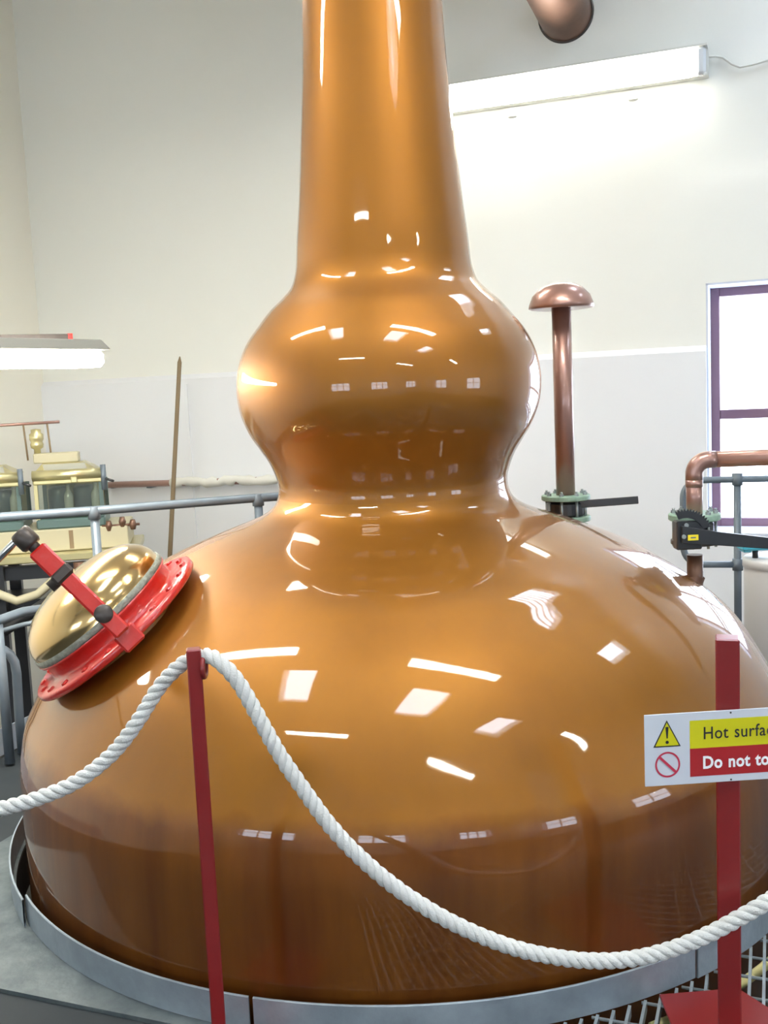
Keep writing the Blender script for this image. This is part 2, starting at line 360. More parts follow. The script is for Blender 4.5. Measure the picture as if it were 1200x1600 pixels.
# bright hose running round the still just under the grating
hp = [Vector((SX + (RC + .035) * math.cos(q), SY + (RC + .035) * math.sin(q), -.062)) for q in [math.radians(-66 + i * 2.5) for i in range(30)]]
tag(MB().tube(hp, .013, 10).build('yellow_hose', 'hose_yellow'), 'bright yellow hose under the floor grating beside the curb ring', 'hose')

# ------------------------------------------------------------------ the still
still = thing('pot_still', (SX, 3.80, LOW), 'huge polished copper pot still with bulbous neck and wide domed shoulder', 'still')
SA = Vector((.038, 3.80, 0))
body = [(LOW, 1.375), (.25, 1.387), (.38, 1.385), (.46, 1.373), (.50, 1.364), (.53, 1.352), (.56, 1.336), (.60, 1.316), (.65, 1.289), (.70, 1.260), (.75, 1.225), (.80, 1.180), (.85, 1.125), (.90, 1.058), (.95, .98), (1.0, .90), (1.05, .79), (1.10, .665), (1.15, .525), (1.175, .475), (1.20, .445), (1.235, .428)]
ball = [(1.235, .428), (1.27, .424), (1.30, .429), (1.36, .452), (1.41, .482), (1.47, .519), (1.54, .546), (1.61, .556), (1.67, .553), (1.735, .538), (1.80, .508), (1.86, .462), (1.91, .420), (1.95, .376), (1.985, .343), (2.02, .327), (2.06, .318)]
neck = [(2.06, .318), (2.15, .310), (2.30, .294), (2.50, .277), (2.75, .257), (2.98, .247), (3.5, .225), (3.95, .20)]
cut = [i for i, p in enumerate(body) if p[0] == .46][0]
# one profile, three shells
prof = pchip(body[:] + ball[1:] + neck[1:], .012)
def sub(z0, z1): return [p for p in prof if z0 - 1e-6 <= p[1] <= z1 + 1e-6]
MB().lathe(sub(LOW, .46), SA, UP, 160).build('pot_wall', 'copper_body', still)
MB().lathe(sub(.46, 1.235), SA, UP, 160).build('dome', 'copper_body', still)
MB().lathe(sub(1.235, 2.06), SA, UP, 128).build('boil_ball', 'copper', still)
# neck with elbow, then the lyne arm running down through the back wall
head = SA + UP * 4.25
P_end = onn(884, 22, NB)
ad = (P_end - head).normalized()
pts = [SA + UP * z for _, z in sub(2.06, 3.95)]; rs = [r for r, _ in sub(2.06, 3.95)]
pts2 = []; rs2 = []
for i in range(1, 13):
    t = i / 12; p = (1 - t) ** 2 * (SA + UP * 3.95) + 2 * t * (1 - t) * (SA + UP * 4.35) + t * t * (SA + UP * 4.35 + ad * .4); pts2.append(p); rs2.append(.20 - .03 * t)
MB().tube(pts + pts2, rs + rs2, 64, cap=False).build('swan_neck', 'copper', still)
arm0 = SA + UP * 4.35 + ad * .4
MB().tube([arm0, arm0.lerp(P_end, .5), P_end + (P_end - arm0).normalized() * .05], [.17, .165, .16], 48, cap=False).build('lyne_arm', 'old_copper', still)
MB().lathe([(.161, 0), (.172, 0), (.172, .008), (.161, .008)], P_end - (P_end - arm0).normalized() * .004 - N * .004, N, 48).build('wall_collar', 'dark_steel', still)
# manhole on the left shoulder
mc = at(183, 980, 3.27)
ma = Vector((-.62, -.30, .72)).normalized()
va = (EYEP - mc).normalized()
# axis: fixed image direction, nearly square to the line of sight
mi = (at(180 - 33, 977 - 34, 3.20) - mc).normalized()
mi = (mi - va * mi.dot(va)).normalized()
ma = (mi * math.cos(math.radians(10.5)) + va * math.sin(math.radians(10.5))).normalized()
KM = 3.27 / 1600 * 1.0
RF = 157 * KM; RL = 125 * KM
MB().lathe([(RL * .86, -.30), (RL * .9, -.02), (RL * .9, .0)], mc, ma, 56).build('manhole_throat', 'copper', still)
mf = MB().lathe([(RL * .88, -.008), (RF - .006, -.008), (RF, -.003), (RF, .012), (RF - .006, .017), (RL * .97, .019), (RL * .955, .03), (RL * .955, .060), (RL * 1.0, .066), (RL * 1.01, .074), (RL * .85, .078)], mc, ma, 72).build('manhole_ring', 'red_gloss', still)
mf['label'] = 'red painted manhole ring'
uu = ma.orthogonal().normalized(); vv = ma.cross(uu)
for k in range(20):
    q = 2 * PI * k / 20 + .1; c = mc + (uu * math.cos(q) + vv * math.sin(q)) * (RF - .028) + ma * .016
    MB().lathe([(0, .008), (.010, .008), (.012, .005), (.012, 0)], c, ma, 6, smooth=False).build('bolt', 'red_gloss', mf)
MB().lathe([(RL * .9, .074), (RL * 1.0, .074), (RL * 1.01, .080), (RL * 1.0, .096), (RL * .9, .098)], mc, ma, 72).build('gasket', 'gasket', still)
lid = MB().lathe([(RL * .99, .094)] + [(RL * .985 * math.cos(t) ** .8, .098 + .128 * math.sin(t)) for t in [i / 22 * PI / 2 for i in range(22)]] + [(0, .226)], mc, ma, 72).build('manhole_lid', 'brass', still)
lid['label'] = 'polished brass manhole lid'
# swing bolt in front of the lid
e1 = at(196, 992, 2.86); e0 = at(40, 842, 2.86)
sd = (e0 - e1).normalized(); sdn = sd.cross(va).normalized()
L = (e0 - e1).length
sb = MB().bar(e1 + sd * L * .02, e1 + sd * L * .27, .050, .044, sdn).build('hinge_lug', 'red_gloss', still, .006)
MB().bar(e1 + sd * L * .20, e1 + sd * L * .62, .047, .044, sdn).bar(e1 + sd * L * .66, e1 + sd * L * .89, .056, .050, sdn).build('swing_bolt', 'red_gloss', still, .006)
MB().lathe([(0, -.03), (.023, -.03), (.027, -.024), (.027, .024), (.023, .03), (0, .03)], e1 + sd * L * .22, va, 20).build('hinge_pin', 'dark_steel', still)
MB().bar(e1 + sd * L * .585, e1 + sd * L * .68, .064, .060, sdn).build('locking_collar', 'dark_steel', still, .008)
MB().tube([e1 + sd * L * .625 - va * 0 - sdn * .05, e1 + sd * L * .625 + sdn * .02], .017, 12).build('locking_screw', 'dark_steel', still)
MB().tube([e1 + sd * L * .88, e1 + sd * L * .97], .017, 14).build('bolt_shank', 'dark_steel', still)
MB().lathe([(0, -.028), (.026, -.028), (.031, -.02), (.031, .02), (.026, .028), (0, .028)], e1 + sd * L * 1.0, sd, 16).build('bolt_head', 'dark_steel', still)
hb = at(25, 846, 2.86)
MB().tube([at(42, 828, 2.86), hb, at(-40, 910, 2.83)], .0115, 12).build('tommy_bar', 'chrome', still)
for s in (0,):      # strut from ring down to the red base
    MB().bar(at(214, 1008, 2.90), at(190, 984, 2.90), .07, .06, sdn).build('lug_base', 'red_gloss', still, .006)
# curb ring of bolted steel segments round the still
curb = thing('curb_ring', (SX, SY, 0), 'low galvanised steel curb ring around the copper still', 'curb')
gap = atz(391, 1558, .09); ga = math.atan2(gap.y - SY, gap.x - SX); st = atz(25, 1402, .09); sa = math.atan2(st.y - SY, st.x - SX)
# angles increase anticlockwise; the step joint lies clockwise of the gap
g0 = (ga + 2 * PI) % (2 * PI); s0 = (sa + 2 * PI) % (2 * PI)
jt = atz(1087, 1478, .09); j0 = (math.atan2(jt.y - SY, jt.x - SX) + 2 * PI) % (2 * PI)
segs = [(s0, g0 - .0045, RC), (g0 + .0045, j0 - .002, RC), (j0, g0 + 1.5, RC + .006), (g0 + 1.502, g0 + 2.6, RC + .012), (g0 + 2.602, s0 + 2 * PI - 1.2, RC + .012), (s0 - 1.2, s0 + .02, RC + .016)]
for q0, q1, r in segs:
    n = max(4, int((q1 - q0) / .03))
    MB().lathe([(r, .001), (r + .006, .001), (r + .006, .088), (r + .004, .09), (r, .09), (r, .001)], Vector((SX, SY, 0)), UP, n, smooth=False, a0=q0, a1=q1, ref=Vector((1, 0, 0))).build('curb_segment', 'galv', curb)

# ------------------------------------------------------------------ vent pipe and valve behind the shoulder
def flange(name, c, r, h, parent, nb=8, m='green_flange'):
    f = MB().disc(r, h, c, UP, 36).build(name, m, parent)
    for k in range(nb):
        q = 2 * PI * (k + .5) / nb; p = c + Vector((math.cos(q), math.sin(q), 0)) * r * .80
        MB().lathe([(0, .010), (.009, .010), (.009, 0)], p + UP * h, UP, 6, smooth=False).tube([p + UP * (h + .010), p + UP * (h + .018)], .005, 6).build('bolt', 'bolt', f)
    return f
VY = 4.12
vb = at(884, 776, VY); k = VY / 1600
vt = thing('vent_pipe', vb - UP * .12, 'upright copper vent pipe with mushroom cap on a green flanged valve', 'vent pipe')
top = at(872, 482, VY); vz = vb.z
vx = (at(876, 600, VY).x + vb.x) / 2
vc = Vector((vb.x, VY, 0))
ztop = top.z + .01
MB().tube([vc + UP * vz, vc + UP * ztop], 14.8 * k, 32).build('pipe', 'pipe_copper', vt)
R_ = 50 * k
MB().lathe([(.02, .004), (R_ * .93, 0), (R_, .004), (R_ * .985, .018), (R_ * .88, .052), (R_ * .65, .082), (R_ * .35, .098), (0, .103)], vc + UP * (ztop - .012), UP, 48).build('mushroom_cap', 'pipe_copper', vt)
flange('flange', vc + UP * (vz - .012), 38 * k, .020, vt)
MB().disc(.078, .062, vc + UP * (vz - .078), UP, 28).build('valve_body', 'black', vt)
for kq in range(8):
    q = 2 * PI * (kq + .5) / 8; p = vc + Vector((math.cos(q), math.sin(q), 0)) * 38 * k * .8
    MB().tube([p + UP * (vz - .095), p + UP * (vz - .01)], .006, 8).build('stud', 'bolt', vt)
flange('lower_flange', vc + UP * (vz - .098), 38 * k, .020, vt, 0)
MB().tube([vc + UP * (vz - .22), vc + UP * (vz - .098)], .045, 20).build('branch', 'pipe_copper', vt)
h0 = at(905, 788, VY - .05); h1 = at(998, 781, VY - .10)
MB().bar(h0, h1, .030, .014).build('lever', 'black', vt, .003)
MB().bar(h1 - (h1 - h0).normalized() * .002, h1 + (h1 - h0).normalized() * .004, .026, .011).build('lever_end', 'ink_white', vt)

# ------------------------------------------------------------------ copper steam pipe with valve on the right shoulder
PY = 3.62; k = PY / 1600
pb = at(1085, 806, PY)
sp_ = thing('copper_pipe', Vector((pb.x, PY, .86)), 'copper pipe rising from the right shoulder, bending right before the window', 'pipe')
pc = Vector((pb.x, PY, 0))
zt = at(1085, 719, PY).z
rp = 12.6 * k
MB().tube([pc + UP * .80, pc + UP * (pb.z - .14)], rp * .98, 28).build('lower_pipe', 'old_copper', sp_)
MB().lathe([(rp * 1.0, .02), (rp * 1.06, .008), (rp * 1.2, -.015), (rp * 1.3, -.04)], pc + UP * .885, (UP + Vector((.5, -.15, 0))).normalized(), 28).build('saddle', 'old_copper', sp_)
rb = rp * 1.75
MB().tube([pc + UP * (pb.z), pc + UP * (zt - rb * 1.35)], rp, 28).build('riser', 'pipe_copper', sp_)
hd = Vector((1, -.10, 0)).normalized()
bend = arc(pc + UP * zt, -UP, hd, rb, 12)
MB().tube([pc + UP * (zt - rb * 1.4)] + bend + [pc + UP * zt + hd * rb * 1.5], rp * 1.06, 28).build('elbow', 'pipe_copper', sp_)
MB().tube([pc + UP * (zt - rb * 1.9), pc + UP * (zt - rb * 1.4)], rp * 1.06, 28).build('coupling', 'pipe_copper', sp_)
MB().tube([pc + UP * zt + hd * rb * 1.5, pc + UP * zt + hd * 1.1], rp, 28).build('branch_pipe', 'pipe_copper', sp_)
vv_ = thing('butterfly_valve', pc + UP * (pb.z - .1), 'black lever valve between flanges below the copper elbow pipe', 'valve')
rfl = 40 * k
flange('flange', pc + UP * (pb.z - .014), rfl, .024, vv_)
flange('lower_flange', pc + UP * (at(1085, 845, PY).z - .01), rfl * .92, .016, vv_, 0, 'dark_steel')
zl = at(1085, 845, PY).z
MB().disc(.066, pb.z - zl - .02, pc + UP * (zl + .006), UP, 28).build('valve_body', 'black', vv_)
for kq in range(8):
    q = 2 * PI * (kq + .5) / 8; p = pc + Vector((math.cos(q), math.sin(q), 0)) * rfl * .8
    MB().tube([p + UP * (zl - .02), p + UP * (pb.z)], .0055, 8).build('stud', 'bolt', vv_)
# notch plate: a quadrant with teeth
FY = PY - .105
qc = at(1072, 838, FY); nq = 14; mb = MB(); ro_ = 44 * FY / 1600; ri_ = 29 * FY / 1600
vsq = []
for i in range(nq * 2 + 1):
    t = math.radians(112 - 92 * i / (nq * 2)); rr = ro_ if i % 2 == 0 else ro_ * .90
    for rad_ in (rr, ri_):
        for dy in (0, .008): vsq.append(qc + Vector((math.cos(t) * rad_, dy, math.sin(t) * rad_)))
fq = []
for i in range(nq * 2):
    b0 = i * 4; fq += [(b0, b0 + 2, b0 + 6, b0 + 4), (b0 + 1, b0 + 5, b0 + 7, b0 + 3), (b0, b0 + 4, b0 + 5, b0 + 1), (b0 + 2, b0 + 3, b0 + 7, b0 + 6)]
mb.add(vsq, fq).build('notch_plate', 'black', vv_)
MB().box((at(1078, 828, FY) + at(1078, 846, FY)) / 2 + Vector((0, .03, 0)), 40 * FY / 1600, .05, 46 * FY / 1600).build('actuator', 'black', vv_, .004)
l0 = at(1066, 836, FY - .012); l1 = at(1125, 842, FY - .014); l2 = at(1212, 850, FY - .03)
def taper(pts, hs, th):
    vs = []
    for p, h in zip(pts, hs): vs += [p + UP * h / 2, p - UP * h / 2, p - UP * h / 2 + Vector((0, th, 0)), p + UP * h / 2 + Vector((0, th, 0))]
    fs = [(0, 1, 2, 3), tuple(range(len(vs) - 4, len(vs)))[::-1]]
    for i in range(len(pts) - 1):
        for j in range(4): fs.append((i * 4 + j, (i + 1) * 4 + j, (i + 1) * 4 + (j + 1) % 4, i * 4 + (j + 1) % 4))
    return MB().add(vs, fs)
lev = taper([l0, l1, l2], [27 * k, 21 * k, 17 * k], .016).build('lever', 'black', vv_, .002)
cl_ = at(1083, 840, FY - .015)
MB().box(cl_, 16 * k, .003, 8.5 * k).build('yellow_tag', 'yellow', lev)
MB().box(cl_ - Vector((0, .002, 0)), 8 * k, .001, 2 * k).build('tag_print', 'rail_fit', lev)
MB().disc(3.4 * k, .006, at(1069, 839, FY - .022), Vector((0, 1, 0)), 14).build('screw', 'bolt', vv_)
MB().disc(3.4 * k, .006, at(1073, 821, FY - .004), Vector((0, 1, 0)), 14).build('screw', 'bolt', vv_)

# ------------------------------------------------------------------ barrier posts, rope, sign
def post(x, ztop, cx, cy, wd, base, label, eye):
    t = thing('barrier_post', (cx, cy, 0), label, 'post')
    az = math.atan2(cx, cy); XR = Vector((math.cos(az), -math.sin(az), 0)); YR = Vector((math.sin(az), math.cos(az), 0))
    MB().box(Vector((cx, cy, ztop / 2 + .004)), wd, wd, ztop - .008, XR, YR, UP).build('upright', 'red_paint', t, .003)
    n = len(base); mb = MB(); mb.add([Vector((p[0], p[1], z)) for z in (0.0, .008) for p in base], [list(range(n))[::-1], list(range(n, 2 * n))] + [(i, (i + 1) % n, n + (i + 1) % n, n + i) for i in range(n)])
    mb.build('base_plate', 'red_paint', t, .002)
    if eye: MB().lathe([(.022 + .006 * math.cos(q), .006 * math.sin(q)) for q in [i * PI / 5 for i in range(11)]], eye, Vector((1, 0, 0)), 24).build('rope_eye', 'red_paint', t)
    return t
PLY = 2.28
pl = at(306, 1013, PLY)
plx = (pl.x + at(331, 1500, PLY).x) / 2
post(0, pl.z, plx, PLY, .033, [(plx - .13, PLY - .13), (plx + .13, PLY - .13), (plx + .13, PLY + .13), (plx - .13, PLY + .13)], 'slim red square barrier post, left one holding the white rope', Vector((plx + .022, PLY + .0, pl.z - .045)))
PRY = 2.26
pr = at(1134, 995, PRY); prx = (pr.x + at(1142, 1500, PRY).x) / 2
bl = [atz(1030, 1553, .008), atz(1140, 1543, .008), atz(1153, 1543, .008), atz(1200, 1573, .008)]
d_ = (bl[3] - bl[2])
post(0, pr.z, prx, PRY, .052, [(bl[0].x, bl[0].y), (bl[0].x - .02, 2.0), (prx + .16, 2.0), (bl[2].x + d_.x * 1.9, bl[2].y + d_.y * 1.9), (bl[2].x, bl[2].y)][::-1], 'thick red square barrier post carrying the warning sign, right one', None)
# rope path
ctrl = [(-60, 1277, 2.26), (0, 1264, 2.27), (60, 1247, 2.28), (120, 1221, 2.29), (175, 1178, 2.30), (215, 1127, 2.30), (247, 1076, 2.31), (272, 1048, 2.31), (292, 1033, 2.31), (308, 1027, 2.305), (328, 1025, 2.28),
        (350, 1040, 2.26), (375, 1070, 2.25), (402, 1117, 2.24), (435, 1176, 2.23), (473, 1232, 2.22), (515, 1289, 2.21), (560, 1337, 2.20), (615, 1384, 2.19), (675, 1424, 2.18), (735, 1455, 2.175), (800, 1480, 2.17), (860, 1494, 2.165),
        (920, 1501, 2.165), (980, 1499, 2.165), (1040, 1486, 2.165), (1100, 1463, 2.165), (1150, 1437, 2.165), (1200, 1408, 2.165), (1260, 1370, 2.165)]
cp = [at(*c) for c in ctrl]
path = []
for i in range(len(cp) - 1):
    p0 = cp[max(i - 1, 0)]; p1 = cp[i]; p2 = cp[i + 1]; p3 = cp[min(i + 2, len(cp) - 1)]
    n = max(4, int((p2 - p1).length / .004))
    for j in range(n):
        t = j / n; path.append(.5 * ((2 * p1) + (p2 - p0) * t + (2 * p0 - 5 * p1 + 4 * p2 - p3) * t * t + (3 * p1 - p0 - 3 * p2 + p3) * t ** 3))
path.append(cp[-1])
rope = thing('barrier_rope', cp[9], 'thick white three-strand rope sagging between the red posts', 'rope')
RR = .0180
for s in range(3):
    pts = []; dist = 0
    for i, p in enumerate(path):
        T = (path[min(i + 1, len(path) - 1)] - path[max(i - 1, 0)]).normalized()
        if i: dist += (p - path[i - 1]).length
        u_ = (UP - T * UP.dot(T)).normalized(); v_ = T.cross(u_); q = 2 * PI * (dist / .072 + s / 3)
        pts.append(p + (u_ * math.cos(q) + v_ * math.sin(q)) * RR * .50)
    MB().tube(pts, RR * .53, 9).build('strand', 'rope', rope)
# sign
SGY = PRY - .026 - .016
tl = at(1000, 1108, SGY); blc = at(1003, 1231, SGY)
ks = SGY / 1600 * 1.0
sgc = at(1141.5, 1165, SGY)
XS = Vector((1, .05, 0)).normalized(); ZS = UP; YS = ZS.cross(XS)
HS = .1655; WS = .392
sg = thing('warning_sign', sgc, 'white rectangular hot surface warning sign screwed to the right red post', 'sign')
MB().box(sgc, WS, .003, HS, XS, YS, ZS).build('board', 'white_sign', sg, .0008)
def S(px, pz, d=.0): return sgc + XS * px + ZS * pz - YS * (.0016 + d)
mpp = .392 / 283.0      # metres per photo pixel on the board
def sx(x): return (x - 1141.5) * mpp
def sz(v): return (60.5 - v) * mpp          # v = px below the board's top
def flat(name, pts, m, d, par=sg):
    return MB().add([S(x, z, d) for x, z in pts] + [S(x, z, d - .0006) for x, z in pts], [list(range(len(pts))), list(range(len(pts), 2 * len(pts)))[::-1]] + [(i, i + len(pts), (i + 1) % len(pts) + len(pts), (i + 1) % len(pts)) for i in range(len(pts))]).build(name, m, par)
rect = lambda x0, x1, v0, v1: [(sx(x0), sz(v0)), (sx(x1), sz(v0)), (sx(x1), sz(v1)), (sx(x0), sz(v1))]
yb = flat('yellow_panel', rect(1074, 1271, 14.5, 61), 'sign_yellow', .0008)
rbn = flat('red_panel', rect(1074, 1271, 61, 108), 'sign_red', .0008)
tri = lambda k_: [(sx(1036.5 + dx * k_), sz(40 + dy * k_)) for dx, dy in ((0, -29), (22.5, 15.5), (-22.5, 15.5))]
flat('warning_triangle', tri(1), 'ink', .0008); flat('triangle_fill', tri(.86), 'sign_yellow', .0014)
flat('exclamation_mark', [(sx(1036.5 + a_), sz(v)) for a_, v in ((-2.6, 22), (2.6, 22), (1.0, 41), (-1.0, 41))], 'ink', .002)
flat('exclamation_dot', [(sx(1036.5 + 2.7 * math.cos(t)), sz(47.5 + 2.7 * math.sin(t))) for t in [i * PI / 8 for i in range(16)]], 'ink', .002)
ncir = 40; vsr = []
for i in range(ncir):
    t = 2 * PI * i / ncir
    for rr in (20.5, 17.6): vsr.append(S(sx(1037 + rr * math.cos(t)), sz(85 + 21.5 / 20.5 * rr * math.sin(t)), .0012))
MB().add(vsr, [(2 * i, 2 * i + 1, (2 * i + 3) % (2 * ncir), (2 * i + 2) % (2 * ncir)) for i in range(ncir)]).build('prohibition_ring', 'purple_red', sg)
flat('prohibition_slash', [(sx(1037 + a_), sz(85 + b_)) for a_, b_ in ((-14.5, -11.5), (-11.5, -14.5), (14.5, 11.5), (11.5, 14.5))], 'purple_red', .0016)
def text(name, s, x, v, size, m, d, par, off=0, xs=.92, sp=1.0):
    c = bpy.data.curves.new(name, 'FONT'); c.body = s; c.size = size; c.offset = off; c.space_character = sp; c.space_word = 1.15; c.resolution_u = 3; c.extrude = .0003
    to = bpy.data.objects.new(name + '_tmp', c); COL.objects.link(to)
    bpy.context.view_layer.update(); me = bpy.data.meshes.new_from_object(to.evaluated_get(bpy.context.evaluated_depsgraph_get()))
    bpy.data.objects.remove(to)
    o_ = S(x, v, d)
    for vt_ in me.vertices: vt_.co = o_ + XS * vt_.co.x * xs + ZS * vt_.co.y - YS * vt_.co.z
    me.materials.clear(); me.materials.append(M[m]); o = bpy.data.objects.new(name, me); COL.objects.link(o); o.parent = par; o.matrix_parent_inverse = Matrix.Translation(par.location).inverted(); return o
text('lettering', 'Hot surfaces', sx(1095), sz(46), .0405, 'ink', .0016, yb, off=.0002, xs=.86, sp=1.06)
text('lettering', 'Do not touch', sx(1094), sz(95), .0400, 'ink_white', .0016, rbn, off=.0011, xs=.86, sp=1.06)
for v in (5, 117): MB().disc(.0022, .0015, S(0, sz(v), -.0006), -YS, 10).build('screw', 'ink', sg)

# ------------------------------------------------------------------ fluorescent fittings
def fitting(name, c, X, Yd, L, wd, dp, label, group, parent_extra=None):   # X along, Yd = direction it faces
    t = thing(name, c, label, 'light', group); Z = X.cross(Yd)
    MB().box(c + Yd * dp * .18, L, dp * .36, wd, X, Yd, Z).build('housing', 'light_body', t, .006)
    MB().box(c + Yd * dp * .68, L - .04, dp * .64, wd * .86, X, Yd, Z).build('diffuser', 'tube', t, .012)
    return t
cR = onn(1107, 98, NB - .05); cL = onn(640, 158, NB - .05)
zf = (onn(1104, 104, NB - .1).z + onn(720, 150, NB - .1).z) / 2
aR = cR.dot(AL); aL = aR - 2.05
wl = thing('wall_light', rm((aR + aL) / 2, NB, zf), 'long bright fluorescent fitting on the wall right of the still neck', 'light')
MB().box(rm((aR + aL) / 2, NB - .06, zf + .008), aR - aL, .08, .150, AL, N, UP).box(rm((aR + aL) / 2, NB - .10, zf + .084), aR - aL, .15, .012, AL, N, UP).build('housing', 'cable', wl)
MB().box(rm((aR + aL) / 2 - .02, NB - .135, zf), aR - aL - .10, .07, .150, AL, N, UP).build('diffuser', 'tube_wall', wl, .02)
MB().box(rm(aR - .035, NB - .135, zf), .055, .075, .155, AL, N, UP).build('end_cap', 'clear_end', wl, .015)
for x in (800, 990):
    a_ = onn(x, 165, NB).dot(AL); MB().box(rm(a_, NB - .012, zf - .10), .055, .024, .05, AL, N, UP).build('bracket', 'wall', wl)
for x in (757, 838, 918, 995):
    a_ = onn(x, 140, NB).dot(AL); MB().box(rm(a_, NB - .10, zf + .083), .03, .05, .014, AL, N, UP).build('clip', 'light_body', wl)
cab = [onn(x, y, NB - .02) for x, y in ((1104, 89), (1118, 88), (1130, 90), (1143, 100), (1156, 105), (1175, 101), (1200, 94), (1240, 84))]
tag(MB().tube(cab, .007, 8).build('cable', 'cable'), 'thin white cable running right from the wall light', 'cable')
for i, (a0, n0, z0) in enumerate(((-2.88, 2.69, 3.6), (-1.67, -.12, 3.6), (-.26, 2.63, 3.6), (1.5, -.85, 3.6), (3.8, 1.5, 3.6), (-2.35, 4.36, 3.72))):
    c = rm(a0, n0, z0); t = thing('ceiling_light', c, 'suspended fluorescent fitting above the frame, seen only mirrored in the copper', 'light', 'suspended fluorescents mirrored in the still')
    prof_ = [(-.09, -.02), (-.07, .03), (.07, .03), (.09, -.02), (.085, -.02), (.085, -.085), (.095, -.085), (.095, -.015), (-.095, -.015), (-.095, -.085), (-.085, -.085), (-.085, -.02)]
    mb = MB()
    mb.box(c + UP * .02, 1.24, .20, .05, AL, N, UP)
    for s_ in (-1, 1): mb.box(c + N * s_ * .0975 - UP * .03, 1.24, .005, .06, AL, N, UP).box(c + AL * s_ * .6175 - UP * .03, .005, .19, .06, AL, N, UP)
    mb.build('housing', 'light_body', t)
    MB().box(c - UP * .035, 1.2, .17, .06, AL, N, UP).build('diffuser', 'tube', t, .012)
    for s_ in (-1, 1): MB().tube([c + AL * s_ * .5 + UP * .04, rm(a0 + s_ * .5, n0, CEIL)], .006, 6).build('suspension_rod', 'rail', t)
# fitting hung on a strut over the spirit safe
hc = at(155, 548, 4.6); Lx = (AL * 0 - N); hl = hc
fd = (at(0, 540, 4.2) - hc); fd.z = 0; fd.normalize()
mid = hc + fd * .75; mid.z = hc.z
hl_ = thing('hanging_light', mid, 'bright fluorescent fitting hanging at the left above the spirit safe', 'light')
S2 = UP.cross(fd)
MB().add([mid + fd * s * (.75 - (0 if z_ < .02 else .03)) + S2 * w_ + UP * z_ for s in (-1, 1) for w_, z_ in ((-.085, .0), (.085, .0), (.06, .045), (-.06, .045))], [(0, 1, 2, 3), (4, 7, 6, 5), (0, 4, 5, 1), (1, 5, 6, 2), (2, 6, 7, 3), (3, 7, 4, 0)]).build('housing', 'hung_body', hl_, .004)
MB().box(mid - UP * .037, 1.46, .145, .074, fd, S2, UP).build('diffuser', 'tube_hung', hl_, .02)
s1 = at(104, 517, 4.72); wlp = None
sdv = (at(20, 526, 4.60) - s1).normalized(); sdv = Vector((sdv.x, sdv.y, 0)).normalized()
tw = (AW - s1.dot(AL)) / sdv.dot(AL)
s1.z = mid.z + .045 + .022
s2 = s1 + sdv * tw
st_ = thing('strut_channel', s2, 'grey strut with red end cap carrying the hanging light', 'bracket')
MB().bar(s1, s2, .04, .04).build('channel', 'dark_steel', st_)
MB().bar(s1 - sdv * .02, s1, .044, .044).build('end_cap', 'red_gloss', st_)

# ------------------------------------------------------------------ guard rails
def tube_part(pts, r, name, par, m='rail'): return MB().tube(pts, r, 14).build(name, m, par)
TR = .0225
A0 = at(-40, 811, 4.78); A0.z = 1.1
ra = [Vector((*atz(x, y, 1.1).xy, 1.1)) for x, y in ((-60, 812), (0, 808), (147, 798), (403, 778), (460, 774))]
g1 = thing('guard_rail', Vector((ra[2].x, ra[2].y, 0)), 'grey tubular guard rail behind the still, left of the neck', 'railing')
tube_part([ra[0], ra[1], ra[2], ra[3], ra[4]], TR, 'top_rail', g1)
for i in (2, 3):
    p = ra[i]; tube_part([Vector((p.x, p.y, 0 if i == 2 else 0)), p], TR * .98, 'post', g1); MB().lathe([(TR, -.04), (TR + .007, -.04), (TR + .007, .0), (TR, .02)], p, UP, 16).build('rail_fitting', 'rail_fit', g1)
    MB().disc(.045, .01, Vector((p.x, p.y, -.012)), UP, 20).build('foot', 'rail_fit', g1)
# low curved rail near the manhole
g2 = thing('guard_rail', at(4, 1150, 4.65) * 1, 'low curved grey rail with bent end at the left edge, before the kick plate', 'railing'); g2.location.z = 0
tube_part([at(x, y, Y) for x, y, Y in ((-60, 996, 4.3), (-20, 976, 4.45), (5, 967, 4.55), (36, 956, 4.68), (71, 951, 4.85), (120, 950, 5.1))], TR, 'top_rail', g2)
p0_ = [at(x, y, 4.66) for x, y in ((-40, 1012), (-6, 1013), (6, 1016), (16, 1023), (23, 1035), (26, 1052), (30, 1120))]
p0_.append(Vector((p0_[-1].x, p0_[-1].y, 0)))
tube_part(p0_, TR * .95, 'bent_end', g2)
tube_part([at(-4, 972, 4.52), Vector((at(-4, 972, 4.52).x, 4.52, 0))], TR, 'post', g2)
tube_part([at(x, y, 4.9) for x, y in ((-40, 996), (5, 985), (36, 976), (80, 968))], .012, 'mid_rail', g2, 'rail_fit')
g2.location = Vector((p0_[-1].x, 4.66, 0))
for o in g2.children: o.matrix_parent_inverse = Matrix.Translation(g2.location).inverted()
k0 = atz(0, 1174, 0); k1 = rm(PL, 0).lerp(rm(PL, 0), 0)
kp = MB().box(rm(PL + .004, 3.4, .06), .006, 3.6, .125, AL, N, UP).build('kick_plate', 'kick')
tag(kp, 'pale grey steel kick plate along the left platform edge', 'kick plate')
bl_ = atz(5, 1150, 0)
